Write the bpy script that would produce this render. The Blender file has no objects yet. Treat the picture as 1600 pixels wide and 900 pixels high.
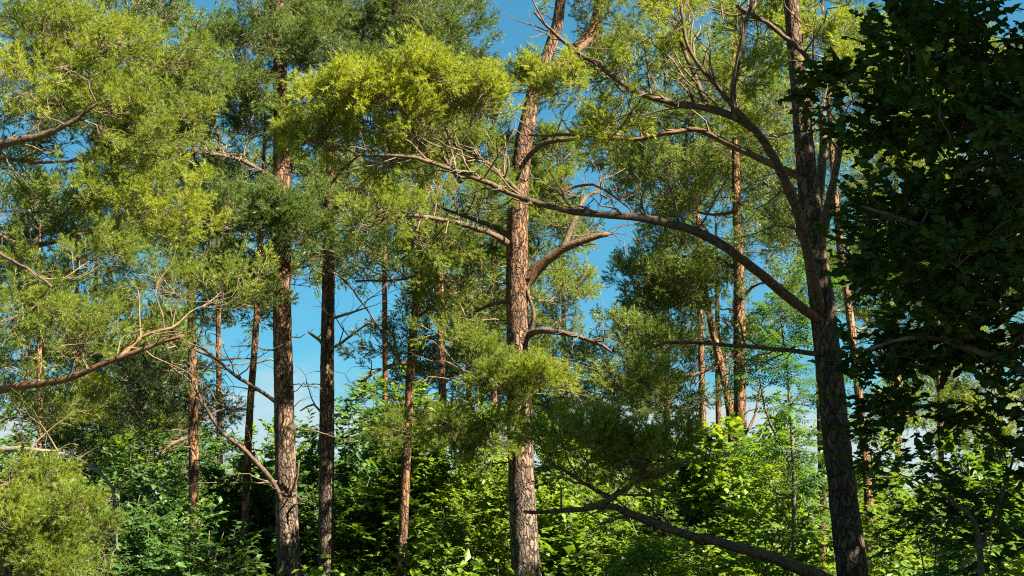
import bpy, math
import numpy as np
from mathutils import Vector

# ------------------------------------------------------------------ camera, world, sun, exposure
S = bpy.context.scene
PITCH = math.radians(10.0)
HFOV = math.radians(45.0)
CAM = np.array([0.0, 0.0, 1.7])
F = 800.0 / math.tan(HFOV / 2)            # focal length in photo pixels (1600 wide)

cam_d = bpy.data.cameras.new('camera')
cam = bpy.data.objects.new('camera', cam_d)
S.collection.objects.link(cam)
cam.location = CAM
cam.rotation_euler = (math.pi / 2 + PITCH, 0, 0)
cam_d.sensor_width = 36.0
cam_d.lens = 18.0 / math.tan(HFOV / 2)
cam_d.clip_end = 3000
S.camera = cam

SUN_EL, SUN_ROT = math.radians(43.0), math.radians(122.0)
world = bpy.data.worlds.new('World')
S.world = world
world.use_nodes = True
wn, wl = world.node_tree.nodes, world.node_tree.links
wn.clear()
w_out = wn.new('ShaderNodeOutputWorld')
w_bg = wn.new('ShaderNodeBackground')
w_bg.inputs['Strength'].default_value = 0.052
sky = wn.new('ShaderNodeTexSky')
sky.sky_type = 'NISHITA'
sky.sun_disc = False
sky.sun_elevation = SUN_EL
sky.sun_rotation = SUN_ROT
sky.air_density = 1.0
sky.dust_density = 0.0
sky.ozone_density = 8.0
# low fair-weather cloud bank round the whole horizon
tc = wn.new('ShaderNodeTexCoord')
mp = wn.new('ShaderNodeMapping')
mp.inputs['Scale'].default_value = (1, 1, 2.6)
nz = wn.new('ShaderNodeTexNoise')
nz.inputs['Scale'].default_value = 5.0
nz.inputs['Detail'].default_value = 7.0
sep = wn.new('ShaderNodeSeparateXYZ')
mr = wn.new('ShaderNodeMapRange')
mr.inputs['From Min'].default_value = 0.02
mr.inputs['From Max'].default_value = 0.15
mr.inputs['To Min'].default_value = 0.42
mr.inputs['To Max'].default_value = -0.24
ad = wn.new('ShaderNodeMath'); ad.operation = 'ADD'
cr = wn.new('ShaderNodeMapRange')
cr.interpolation_type = 'SMOOTHSTEP'
cr.inputs['From Min'].default_value = 0.50
cr.inputs['From Max'].default_value = 0.72
mixc = wn.new('ShaderNodeMix'); mixc.data_type = 'RGBA'
tint = wn.new('ShaderNodeMix'); tint.data_type = 'RGBA'; tint.blend_type = 'MULTIPLY'
tint.inputs[0].default_value = 1.0
tint.inputs[7].default_value = (0.31, 0.82, 0.93, 1)
mixc.inputs[7].default_value = (2.0, 2.5, 2.6, 1)
wl.new(tc.outputs['Generated'], mp.inputs['Vector'])
wl.new(mp.outputs['Vector'], nz.inputs['Vector'])
wl.new(tc.outputs['Generated'], sep.inputs['Vector'])
wl.new(sep.outputs['Z'], mr.inputs['Value'])
wl.new(nz.outputs['Fac'], ad.inputs[0])
wl.new(mr.outputs['Result'], ad.inputs[1])
wl.new(ad.outputs[0], cr.inputs['Value'])
wl.new(cr.outputs['Result'], mixc.inputs[0])
gam = wn.new('ShaderNodeGamma'); gam.inputs['Gamma'].default_value = 0.55
wl.new(sky.outputs['Color'], gam.inputs['Color'])
wl.new(gam.outputs['Color'], tint.inputs[6])
wl.new(tint.outputs[2], mixc.inputs[6])
wl.new(mixc.outputs[2], w_bg.inputs['Color'])
wl.new(w_bg.outputs[0], w_out.inputs['Surface'])

sun_d = bpy.data.lights.new('sun', 'SUN')
sun_d.energy = 5.0
sun_d.angle = math.radians(0.53)
sun_d.color = (1.0, 0.93, 0.79)
sun = bpy.data.objects.new('sun', sun_d)
S.collection.objects.link(sun)
sd = Vector((math.cos(SUN_EL) * math.sin(SUN_ROT), math.cos(SUN_EL) * math.cos(SUN_ROT), math.sin(SUN_EL)))
sun.rotation_euler = (-sd).to_track_quat('-Z', 'Y').to_euler()

S.view_settings.view_transform = 'Standard'
S.view_settings.look = 'None'
S.view_settings.gamma = 1.0
S.view_settings.exposure = 2.6
S.cycles.max_bounces = 6
S.cycles.diffuse_bounces = 5
S.cycles.glossy_bounces = 2
S.cycles.transmission_bounces = 4
S.cycles.use_denoising = False
S.cycles.filter_width = 1.15

# ------------------------------------------------------------------ small helpers
RNG = np.random.default_rng(7)


def at(px, py, Y):
    """photo pixel -> world point standing at distance Y in front of the camera"""
    c, s = math.cos(PITCH), math.sin(PITCH)
    u, v = (px - 800.0) / F, (450.0 - py) / F
    d = np.array([u, c - v * s, s + v * c])
    return CAM + d * (Y / d[1])


def px2m(w, Y):
    return w * Y / F


def unit(v):
    v = np.asarray(v, float)
    return v / (np.linalg.norm(v, axis=-1, keepdims=True) + 1e-9)


def spline(P, R, step):
    """Catmull-Rom through P with radii R, resampled about every step metres"""
    P = np.asarray(P, float); R = np.asarray(R, float)
    if len(P) == 2:
        P = np.vstack([P[0], P.mean(0), P[1]]); R = np.array([R[0], R.mean(), R[1]])
    A = np.vstack([2 * P[0] - P[1], P, 2 * P[-1] - P[-2]])
    out, rad = [], []
    for i in range(len(P) - 1):
        p0, p1, p2, p3 = A[i], A[i + 1], A[i + 2], A[i + 3]
        n = max(2, int(np.linalg.norm(p2 - p1) / step))
        t = np.linspace(0, 1, n, endpoint=False)[:, None]
        out.append(0.5 * (2 * p1 + (p2 - p0) * t + (2 * p0 - 5 * p1 + 4 * p2 - p3) * t ** 2 + (3 * p1 - p0 - 3 * p2 + p3) * t ** 3))
        rad.append(R[i] + (R[i + 1] - R[i]) * t[:, 0])
    out.append(P[-1:]); rad.append(R[-1:])
    return np.vstack(out), np.concatenate(rad)


class Acc:
    """collects triangles for one mesh object"""
    def __init__(self):
        self.v, self.f, self.m, self.t, self.n = [], [], [], [], 0

    def add(self, v, f, mat=0, tint=0.5):
        v = np.asarray(v, np.float32); f = np.asarray(f, np.int32)
        self.v.append(v); self.f.append(f + self.n); self.n += len(v)
        self.m.append(np.full(len(f), mat, np.int32) if np.isscalar(mat) else np.asarray(mat, np.int32))
        self.t.append(np.full(len(v), tint, np.float32) if np.isscalar(tint) else np.asarray(tint, np.float32))

    def build(self, name, mats, parent=None, origin=(0, 0, 0), smooth=True, kind=None):
        if not self.v:
            return None
        v = np.vstack(self.v) - np.asarray(origin, np.float32)
        f = np.vstack(self.f)
        me = bpy.data.meshes.new(name)
        me.vertices.add(len(v)); me.vertices.foreach_set('co', v.astype(np.float32).ravel())
        me.loops.add(f.size); me.loops.foreach_set('vertex_index', f.astype(np.int32).ravel())
        me.polygons.add(len(f))
        me.polygons.foreach_set('loop_start', np.arange(0, f.size, 3, dtype=np.int32))
        me.polygons.foreach_set('loop_total', np.full(len(f), 3, np.int32))
        for m in mats:
            me.materials.append(m)
        me.polygons.foreach_set('material_index', np.concatenate(self.m))
        me.polygons.foreach_set('use_smooth', np.full(len(f), smooth, bool))
        a = me.attributes.new('tint', 'FLOAT', 'POINT')
        a.data.foreach_set('value', np.concatenate(self.t))
        me.update()
        o = bpy.data.objects.new(name, me)
        S.collection.objects.link(o)
        if parent is not None:
            o.parent = parent
        else:
            o.location = origin
        if kind:
            o['kind'] = kind
        return o


def tube_arrays(P, R, sides=6, rough=0.0, rng=RNG, cap=True):
    n = len(P)
    T = unit(np.gradient(P, axis=0))
    mean = unit(P[-1] - P[0])
    ref = np.array([1.0, 0, 0]) if abs(mean[0]) < 0.8 else np.array([0, 0, 1.0])
    N = unit(np.cross(T, ref)); B = np.cross(T, N)
    a = np.arange(sides) * 2 * math.pi / sides
    rr = R[:, None] * np.ones((1, sides))
    if rough:
        low = rng.normal(0, 1, (n // 4 + 2, sides))
        low = np.repeat(low, 4, 0)[:n]
        low = (low + np.roll(low, 1, 0) + np.roll(low, 1, 1)) / 1.7
        rr = rr * (1 + rough * (0.6 * low + 0.55 * rng.normal(0, 1, (n, sides))))
    V = P[:, None, :] + rr[..., None] * (np.cos(a)[None, :, None] * N[:, None, :] + np.sin(a)[None, :, None] * B[:, None, :])
    V = V.reshape(-1, 3)
    i = np.arange(n - 1)[:, None] * sides; j = np.arange(sides)[None, :]; k = (j + 1) % sides
    q = np.stack([i + j, i + k, i + sides + k, i + sides + j], -1).reshape(-1, 4)
    Fc = np.vstack([q[:, [0, 1, 2]], q[:, [0, 2, 3]]])
    if cap:
        V = np.vstack([V, P[-1] + T[-1] * R[-1] * 0.6])
        e = (n - 1) * sides
        Fc = np.vstack([Fc, np.stack([e + np.arange(sides), e + (np.arange(sides) + 1) % sides, np.full(sides, n * sides)], -1)])
    return V, Fc


def empty(name, loc, label, cat, group=None):
    o = bpy.data.objects.new(name, None)
    o.empty_display_size = 0.3
    o.location = loc
    S.collection.objects.link(o)
    o['label'] = label; o['category'] = cat
    if group:
        o['group'] = group
    return o


# ------------------------------------------------------------------ materials
def new_mat(name):
    m = bpy.data.materials.new(name)
    m.use_nodes = True
    m.node_tree.nodes.clear()
    return m, m.node_tree.nodes, m.node_tree.links


def ramp(n, stops, interp='LINEAR'):
    r = n.new('ShaderNodeValToRGB')
    r.color_ramp.interpolation = interp
    e = r.color_ramp.elements
    while len(e) < len(stops):
        e.new(0.5)
    for el, (p, c) in zip(e, stops):
        el.position = p; el.color = (*c, 1)
    return r


def bark_material(name, low, high, crack, z0, z1, scale, lichen=0.25, bump=0.7):
    """plated bark: thick grey-brown plates low down, thin orange bark above (Scots pine)"""
    m, n, l = new_mat(name)
    out = n.new('ShaderNodeOutputMaterial'); b = n.new('ShaderNodeBsdfPrincipled')
    b.inputs['Roughness'].default_value = 0.9
    b.inputs['Specular IOR Level'].default_value = 0.2
    t = n.new('ShaderNodeTexCoord')
    mpn = n.new('ShaderNodeMapping'); mpn.inputs['Scale'].default_value = (scale * 1.15, scale * 1.15, scale * 0.30)
    wob = n.new('ShaderNodeTexNoise'); wob.inputs['Scale'].default_value = 9.0; wob.inputs['Detail'].default_value = 4
    mx = n.new('ShaderNodeMix'); mx.data_type = 'VECTOR'; mx.blend_type = 'ADD' if hasattr(mx, 'blend_type') else 'MIX'
    va = n.new('ShaderNodeVectorMath'); va.operation = 'MULTIPLY_ADD'
    va.inputs[1].default_value = (0.12, 0.12, 0.2)
    l.new(t.outputs['Object'], wob.inputs['Vector'])
    l.new(wob.outputs['Color'], va.inputs[0]); l.new(t.outputs['Object'], va.inputs[2])
    l.new(va.outputs[0], mpn.inputs['Vector'])
    vo = n.new('ShaderNodeTexVoronoi'); vo.feature = 'DISTANCE_TO_EDGE'; vo.inputs['Scale'].default_value = 1.0
    vc = n.new('ShaderNodeTexVoronoi'); vc.inputs['Scale'].default_value = 1.0
    l.new(mpn.outputs[0], vo.inputs['Vector']); l.new(mpn.outputs[0], vc.inputs['Vector'])
    nz = n.new('ShaderNodeTexNoise'); nz.inputs['Scale'].default_value = 1.7; nz.inputs['Detail'].default_value = 5
    l.new(t.outputs['Object'], nz.inputs['Vector'])
    fine = n.new('ShaderNodeTexNoise'); fine.inputs['Scale'].default_value = 45; fine.inputs['Detail'].default_value = 4
    l.new(t.outputs['Object'], fine.inputs['Vector'])
    sp = n.new('ShaderNodeSeparateXYZ'); l.new(t.outputs['Object'], sp.inputs[0])
    hz = n.new('ShaderNodeMapRange'); hz.inputs['From Min'].default_value = z0; hz.inputs['From Max'].default_value = z1
    l.new(sp.outputs['Z'], hz.inputs['Value'])
    hn = n.new('ShaderNodeMath'); hn.operation = 'MULTIPLY_ADD'; hn.inputs[1].default_value = 1.1; hn.inputs[2].default_value = -0.55; hn.use_clamp = False
    l.new(nz.outputs['Fac'], hn.inputs[0])
    hs = n.new('ShaderNodeMath'); hs.operation = 'ADD'; hs.use_clamp = True
    l.new(hz.outputs[0], hs.inputs[0]); l.new(hn.outputs[0], hs.inputs[1])
    cm = n.new('ShaderNodeMix'); cm.data_type = 'RGBA'
    cm.inputs[6].default_value = (*low, 1); cm.inputs[7].default_value = (*high, 1)
    l.new(hs.outputs[0], cm.inputs[0])
    # plate-to-plate variation
    pv = n.new('ShaderNodeHueSaturation')
    pr = n.new('ShaderNodeMapRange'); pr.inputs['To Min'].default_value = 0.55; pr.inputs['To Max'].default_value = 1.5
    sc = n.new('ShaderNodeSeparateColor'); l.new(vc.outputs['Color'], sc.inputs[0])
    l.new(sc.outputs[0], pr.inputs['Value']); l.new(pr.outputs[0], pv.inputs['Value']); l.new(cm.outputs[2], pv.inputs['Color'])
    # lichen flecks
    lf = n.new('ShaderNodeMapRange'); lf.inputs['From Min'].default_value = 0.58; lf.inputs['From Max'].default_value = 0.72
    lf.inputs['To Max'].default_value = lichen
    l.new(fine.outputs['Fac'], lf.inputs['Value'])
    lm = n.new('ShaderNodeMix'); lm.data_type = 'RGBA'; lm.inputs[7].default_value = (0.24, 0.23, 0.16, 1)
    l.new(lf.outputs[0], lm.inputs[0]); l.new(pv.outputs[0], lm.inputs[6])
    # fissures between plates
    ce = n.new('ShaderNodeMapRange'); ce.inputs['From Min'].default_value = 0.0; ce.inputs['From Max'].default_value = 0.16
    l.new(vo.outputs['Distance'], ce.inputs['Value'])
    fm = n.new('ShaderNodeMix'); fm.data_type = 'RGBA'; fm.inputs[6].default_value = (*crack, 1)
    l.new(ce.outputs[0], fm.inputs[0]); l.new(lm.outputs[2], fm.inputs[7])
    l.new(fm.outputs[2], b.inputs['Base Color'])
    hm = n.new('ShaderNodeMath'); hm.operation = 'MULTIPLY_ADD'; hm.inputs[1].default_value = 0.5
    l.new(fine.outputs['Fac'], hm.inputs[0]); l.new(ce.outputs[0], hm.inputs[2])
    bp = n.new('ShaderNodeBump'); bp.inputs['Strength'].default_value = bump; bp.inputs['Distance'].default_value = 0.05
    l.new(hm.outputs[0], bp.inputs['Height']); l.new(bp.outputs[0], b.inputs['Normal'])
    l.new(b.outputs[0], out.inputs['Surface'])
    return m


def leaf_material(name, dark, mid, light, trans, fac=0.4, gloss=0.06, rough=0.45):
    m, n, l = new_mat(name)
    out = n.new('ShaderNodeOutputMaterial')
    at_ = n.new('ShaderNodeAttribute'); at_.attribute_name = 'tint'
    ai = n.new('ShaderNodeAttribute'); ai.attribute_name = 'shoot_tint'; ai.attribute_type = 'INSTANCER'
    sm = n.new('ShaderNodeMath'); sm.operation = 'ADD'; sm.use_clamp = True
    l.new(at_.outputs['Fac'], sm.inputs[0]); l.new(ai.outputs['Fac'], sm.inputs[1])
    r = ramp(n, [(0.0, dark), (0.5, mid), (1.0, light)])
    l.new(sm.outputs[0], r.inputs[0])
    d = n.new('ShaderNodeBsdfDiffuse'); l.new(r.outputs[0], d.inputs[0])
    tr = n.new('ShaderNodeBsdfTranslucent')
    tm = n.new('ShaderNodeMix'); tm.data_type = 'RGBA'; tm.blend_type = 'MULTIPLY'; tm.inputs[0].default_value = 1
    tm.inputs[7].default_value = (*trans, 1)
    l.new(r.outputs[0], tm.inputs[6]); l.new(tm.outputs[2], tr.inputs[0])
    mix = n.new('ShaderNodeMixShader'); mix.inputs[0].default_value = fac
    l.new(d.outputs[0], mix.inputs[1]); l.new(tr.outputs[0], mix.inputs[2])
    g = n.new('ShaderNodeBsdfGlossy'); g.inputs['Roughness'].default_value = rough
    g.inputs['Color'].default_value = (1, 1, 1, 1)
    m2 = n.new('ShaderNodeMixShader'); m2.inputs[0].default_value = gloss
    l.new(mix.outputs[0], m2.inputs[1]); l.new(g.outputs[0], m2.inputs[2])
    l.new(m2.outputs[0], out.inputs['Surface'])
    return m


def plain_bark(name, a, b_, scale=30):
    m, n, l = new_mat(name)
    out = n.new('ShaderNodeOutputMaterial'); b = n.new('ShaderNodeBsdfPrincipled')
    b.inputs['Roughness'].default_value = 0.9; b.inputs['Specular IOR Level'].default_value = 0.2
    t = n.new('ShaderNodeTexCoord')
    nz = n.new('ShaderNodeTexNoise'); nz.inputs['Scale'].default_value = scale; nz.inputs['Detail'].default_value = 5
    l.new(t.outputs['Object'], nz.inputs['Vector'])
    r = ramp(n, [(0.32, a), (0.68, b_)])
    l.new(nz.outputs['Fac'], r.inputs[0]); l.new(r.outputs[0], b.inputs['Base Color'])
    bp = n.new('ShaderNodeBump'); bp.inputs['Strength'].default_value = 0.6; bp.inputs['Distance'].default_value = 0.01
    l.new(nz.outputs['Fac'], bp.inputs['Height']); l.new(bp.outputs[0], b.inputs['Normal'])
    l.new(b.outputs[0], out.inputs['Surface'])
    return m


M_TRUNK = bark_material('pine_bark', (0.125, 0.090, 0.062), (0.152, 0.078, 0.039), (0.018, 0.012, 0.009), 1.2, 5.0, 17)
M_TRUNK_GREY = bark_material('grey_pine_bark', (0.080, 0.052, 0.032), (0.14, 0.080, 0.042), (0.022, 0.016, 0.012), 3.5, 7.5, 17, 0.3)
M_TRUNK_ORANGE = bark_material('orange_pine_bark', (0.135, 0.072, 0.036), (0.20, 0.095, 0.040), (0.035, 0.02, 0.013), 0.5, 6.0, 13)
M_BRANCH = plain_bark('branch_bark', (0.035, 0.026, 0.019), (0.13, 0.085, 0.05), 24)
M_BRANCH_ORANGE = plain_bark('orange_branch_bark', (0.06, 0.035, 0.02), (0.17, 0.088, 0.042), 20)
M_DEAD = plain_bark('dead_wood', (0.08, 0.075, 0.045), (0.19, 0.175, 0.11), 30)
M_TWIG = plain_bark('twig_bark', (0.065, 0.046, 0.027), (0.17, 0.118, 0.068), 14)
M_STEM = plain_bark('shrub_bark', (0.05, 0.045, 0.03), (0.14, 0.12, 0.08), 22)

N_BRIGHT = leaf_material('needles_yellow_green', (0.065, 0.105, 0.014), (0.130, 0.175, 0.022), (0.235, 0.265, 0.024), (1.45, 1.4, 0.5), 0.48, 0.015)
N_MID = leaf_material('needles_mid_green', (0.048, 0.085, 0.016), (0.092, 0.137, 0.023), (0.155, 0.195, 0.027), (1.25, 1.25, 0.55), 0.40, 0.018)
N_BLUE = leaf_material('needles_blue_green', (0.034, 0.070, 0.022), (0.068, 0.110, 0.028), (0.12, 0.15, 0.03), (1.25, 1.2, 0.6), 0.36, 0.02)
L_MAPLE = leaf_material('maple_leaf', (0.022, 0.048, 0.012), (0.038, 0.075, 0.016), (0.065, 0.11, 0.02), (1.5, 1.6, 0.5), 0.32, 0.008)
L_SHRUB = leaf_material('shrub_leaf', (0.045, 0.095, 0.012), (0.092, 0.160, 0.016), (0.16, 0.225, 0.02), (1.6, 1.45, 0.4), 0.48, 0.015)
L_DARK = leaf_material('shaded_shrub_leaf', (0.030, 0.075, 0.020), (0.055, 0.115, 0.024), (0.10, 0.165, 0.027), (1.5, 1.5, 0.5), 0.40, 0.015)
L_ROWAN = leaf_material('rowan_leaf', (0.030, 0.085, 0.024), (0.055, 0.12, 0.03), (0.095, 0.16, 0.035), (1.5, 1.5, 0.5), 0.40, 0.012, 0.4)


# ------------------------------------------------------------------ foliage stock
def needle_tris(p0, ax, n, length, nl, nw, rng, spread=(0.5, 1.35)):
    ref = np.array([0, 0, 1.0]) if abs(ax[2]) < 0.8 else np.array([1.0, 0, 0])
    u = unit(np.cross(ax, ref)); w = np.cross(ax, u)
    s = np.linspace(0, 1, n) ** 0.8
    base = p0 + ax * (s * length)[:, None]
    ph = rng.uniform(0, 2 * math.pi, n)
    an = rng.uniform(*spread, n) * (1 - 0.45 * s)
    rad = np.cos(ph)[:, None] * u + np.sin(ph)[:, None] * w
    d = np.cos(an)[:, None] * ax + np.sin(an)[:, None] * rad
    side = unit(np.cross(d, rng.normal(0, 1, (n, 3))))
    L = nl * rng.uniform(0.75, 1.1, n)
    v = np.stack([base - side * nw * 0.5, base + side * nw * 0.5, base + d * L[:, None]], 1).reshape(-1, 3)
    return v, np.arange(3 * n).reshape(-1, 3)


def make_spray(seed, L=0.36, sides=8, per=17, nl=0.060, nw=0.0090, rtw=0.0045, tw_sides=3):
    """pine shoot: forked twig with needle tufts on the outer ends; x forward, z up"""
    rng = np.random.default_rng(seed)
    a = Acc()
    shoots = []
    bend = rng.uniform(-0.12, 0.12)
    main = lambda t: np.array([L * t, bend * L * t * t, 0.16 * L * t * t])
    shoots.append((main(0.0), main(1.0), 0.30))
    for i in range(sides):
        t = 0.30 + 0.62 * i / max(1, sides - 1) + rng.uniform(-0.04, 0.04)
        ph = i * 2.4 + rng.uniform(-.4, .4)
        an = math.radians(rng.uniform(32, 62))
        ln = L * rng.uniform(0.34, 0.58) * (1.15 - 0.55 * t)
        d = unit(np.array([math.cos(an), math.sin(an) * math.cos(ph), math.sin(an) * math.sin(ph) * .7 + .22]))
        p = main(t)
        shoots.append((p, p + d * ln, 0.62))
    for k, (p, q, frac) in enumerate(shoots):
        wv = np.array([0, 0, rtw]) if k % 2 else unit(np.cross(q - p, [0, 0, 1.0])) * rtw
        a.add(np.stack([p - wv, p + wv, q]), [(0, 1, 2)], 1, 0.5)
        ax = unit(q - p); ln = np.linalg.norm(q - p)
        st = q - ax * ln * frac
        v, f = needle_tris(st, ax, int(per * (1.35 if k == 0 else 1)), ln * frac, nl, nw, rng)
        tt = np.repeat(np.linspace(-0.10, 0.12, len(f)) + rng.normal(0, 0.07, len(f)), 3)
        a.add(v, f, 0, tt)
    return np.vstack(a.v), np.vstack(a.f), np.concatenate(a.m), np.concatenate(a.t)


SPRAY = [make_spray(s, 0.36, 9, 30, 0.058, 0.0060, 0.0042) for s in range(11, 17)]
SPRAY_FAR = [make_spray(s, 0.56, 10, 19, 0.085, 0.0125, 0.0075) for s in range(21, 26)]
SPRAY_XFAR = [make_spray(s, 0.80, 10, 12, 0.13, 0.028, 0.012) for s in range(31, 35)]
_shoot_groups = {}


def shoot_group(stock, needles):
    """geometry nodes that set the stock's shoots on a crown's points (too many needles to build each one)"""
    key = (id(stock), needles.name)
    if key in _shoot_groups:
        return _shoot_groups[key]
    g = bpy.data.node_groups.new('shoots_' + needles.name, 'GeometryNodeTree')
    g.interface.new_socket('Geometry', in_out='INPUT', socket_type='NodeSocketGeometry')
    g.interface.new_socket('Geometry', in_out='OUTPUT', socket_type='NodeSocketGeometry')
    n, l = g.nodes, g.links
    gi, go = n.new('NodeGroupInput'), n.new('NodeGroupOutput')
    jn = n.new('GeometryNodeJoinGeometry')
    for v, f, m, t in reversed(stock):
        a = Acc(); a.add(v, f, m, t)
        o = a.build('pine_shoot', [needles, M_TWIG], smooth=False)
        S.collection.objects.unlink(o)
        oi = n.new('GeometryNodeObjectInfo'); oi.inputs['Object'].default_value = o
        ti = n.new('GeometryNodeGeometryToInstance')
        l.new(oi.outputs['Geometry'], ti.inputs[0]); l.new(ti.outputs[0], jn.inputs[0])
    def attr(name, typ):
        q = n.new('GeometryNodeInputNamedAttribute'); q.data_type = typ; q.inputs['Name'].default_value = name
        return q.outputs['Attribute']
    ip = n.new('GeometryNodeInstanceOnPoints')
    ip.inputs['Pick Instance'].default_value = True
    er = n.new('FunctionNodeEulerToRotation')
    l.new(attr('shoot_turn', 'FLOAT_VECTOR'), er.inputs[0])
    l.new(gi.outputs[0], ip.inputs['Points']); l.new(jn.outputs[0], ip.inputs['Instance'])
    l.new(attr('shoot_kind', 'INT'), ip.inputs['Instance Index'])
    l.new(er.outputs[0], ip.inputs['Rotation'])
    l.new(attr('shoot_size', 'FLOAT'), ip.inputs['Scale'])
    l.new(ip.outputs[0], go.inputs[0])
    _shoot_groups[key] = g
    return g


def shoot_crown(stock, needles, pos, dirs, scale, tint, jit, rng, root, base):
    R = rot_from(dirs, jit, rng)
    eu = np.stack([np.arctan2(R[:, 2, 1], R[:, 2, 2]), -np.arcsin(np.clip(R[:, 2, 0], -1, 1)), np.arctan2(R[:, 1, 0], R[:, 0, 0])], -1)
    me = bpy.data.meshes.new('crown')
    me.vertices.add(len(pos)); me.vertices.foreach_set('co', (pos - base).astype(np.float32).ravel())
    for nm, typ, key, val in (('shoot_turn', 'FLOAT_VECTOR', 'vector', eu.astype(np.float32).ravel()), ('shoot_size', 'FLOAT', 'value', scale.astype(np.float32)),
                              ('shoot_tint', 'FLOAT', 'value', tint.astype(np.float32)), ('shoot_kind', 'INT', 'value', rng.integers(0, len(stock), len(pos)).astype(np.int32))):
        a = me.attributes.new(nm, typ, 'POINT'); a.data.foreach_set(key, val)
    me.materials.append(needles); me.materials.append(M_TWIG)
    me.update()
    o = bpy.data.objects.new('crown', me)
    S.collection.objects.link(o); o.parent = root; o['kind'] = 'stuff'
    md = o.modifiers.new('shoots', 'NODES'); md.node_group = shoot_group(stock, needles)
    return o


def leaf_shape(L, W, fold=0.16, droop=0.12):
    """pointed oval blade folded at the midrib, x along the blade"""
    xs = [0.0, 0.28, 0.62, 1.0]
    ws = [0.0, 0.50, 0.40, 0.0]
    V = [(0, 0, 0)]
    for x, w in zip(xs[1:3], ws[1:3]):
        z = -droop * x * x * L
        V += [(x * L, w * W, z + fold * w * W), (x * L, 0, z), (x * L, -w * W, z + fold * w * W)]
    V.append((L, 0, -droop * L))
    T = [(0, 2, 1), (0, 3, 2), (1, 2, 5), (1, 5, 4), (2, 3, 6), (2, 6, 5), (4, 5, 7), (5, 6, 7)]
    return np.array(V, float), np.array(T)


def maple_shape(L):
    """five-lobed palmate blade, x from stalk to tip"""
    pts = [(0, 0), (0.06, .20), (-0.10, .40), (0.17, .36), (0.24, .58), (0.36, .42), (0.55, .52), (0.55, .26), (0.72, .20), (1.0, 0)]
    V = [(0.30, 0, 0.02)]
    V += [(x, y, -0.10 * y * y - 0.12 * x * x) for x, y in pts]
    V += [(x, -y, -0.10 * y * y - 0.12 * x * x) for x, y in pts[-2:0:-1]]
    n = len(V) - 1
    T = [(0, 1 + i, 1 + (i + 1) % n) for i in range(n)]
    return np.array(V, float) * L, np.array(T)


def pinnate_shape(L, pairs=5):
    """rowan leaf: leaflets in pairs along a stalk"""
    a = Acc()
    lv, lf = np.array([(0, 0, 0), (.13, .05, .008), (.14, 0, -.005), (.13, -.05, .008), (.30, 0, -.05)]) * L, np.array([(0, 2, 1), (0, 3, 2), (1, 2, 4), (2, 3, 4)])
    def put(x, ang):
        c, s = math.cos(ang), math.sin(ang)
        R = np.array([[c, -s, 0], [s, c, 0], [0, 0, 1.0]])
        a.add(lv @ R.T + np.array([x, 0, -0.10 * x * x / L]), lf, 0, 0.0)
    for i in range(pairs):
        x = L * (0.25 + 0.62 * i / (pairs - 1))
        put(x, math.radians(62)); put(x, -math.radians(62))
    put(L * 0.9, 0)
    P = np.array([[0, 0, 0], [L * .5, 0, -0.025 * L], [L * .95, 0, -0.09 * L]])
    a.add(np.array([P[0] - [0, .003, 0], P[0] + [0, .003, 0], P[2]]), [(0, 1, 2)], 0, 0.0)
    return np.vstack(a.v), np.vstack(a.f)


def rot_from(d, up_jit, rng):
    """rotation matrices with x axis along d and z as near up as the jitter lets it"""
    d = unit(d)
    up = np.zeros_like(d); up[:, 2] = 1
    up = up + rng.normal(0, up_jit, d.shape)
    y = unit(np.cross(up, d)); z = np.cross(d, y)
    return np.stack([d, y, z], -1)


def scatter(acc, stock, pos, dirs, scale, tint, jit, rng):
    """many copies of the stock pieces into one mesh"""
    var = rng.integers(0, len(stock), len(pos))
    R = rot_from(dirs, jit, rng)
    for k, (v, f, m, t) in enumerate(stock):
        s = np.where(var == k)[0]
        if not len(s):
            continue
        W = np.einsum('nij,vj->nvi', R[s], v) * scale[s, None, None] + pos[s, None, :]
        FF = f[None] + (np.arange(len(s)) * len(v))[:, None, None]
        TT = np.clip(tint[s][:, None] + t[None], 0, 1)
        acc.add(W.reshape(-1, 3), FF.reshape(-1, 3), np.tile(m, len(s)), TT.reshape(-1))


# ------------------------------------------------------------------ tree skeleton
def wig_curve(b, c, rng, lift=0.12, wig=0.06, n=6):
    L = np.linalg.norm(c - b) + 1e-6
    t = np.linspace(0, 1, n)[:, None]
    P = b + (c - b) * t
    off = np.cumsum(rng.normal(0, 1, (n, 3)), 0)
    off = off - off[0] - (off[-1] - off[0]) * t
    P = P + off * wig * L / math.sqrt(n)
    P[:, 2] -= lift * L * np.sin(t[:, 0] * math.pi)
    return P


class Skeleton:
    def __init__(self):
        self.p, self.r, self.w = [], [], []

    def add(self, P, R, w=1.0):
        self.p.append(P); self.r.append(np.broadcast_to(R, (len(P),)).copy()); self.w.append(np.full(len(P), w))
        self._c = None

    def nearest(self, c):
        if getattr(self, '_c', None) is None:
            self._c = (np.vstack(self.p), np.concatenate(self.r), np.concatenate(self.w))
        p, r, w = self._c
        d = np.linalg.norm(p - c, axis=1)
        cost = d * w + 0.9 * np.maximum(0, p[:, 2] - c[2] - 0.1) + 0.25 * np.maximum(0, c[2] - p[:, 2] - 1.0)
        i = int(np.argmin(cost))
        return p[i], r[i], d[i]


ZD = 1.75


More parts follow.
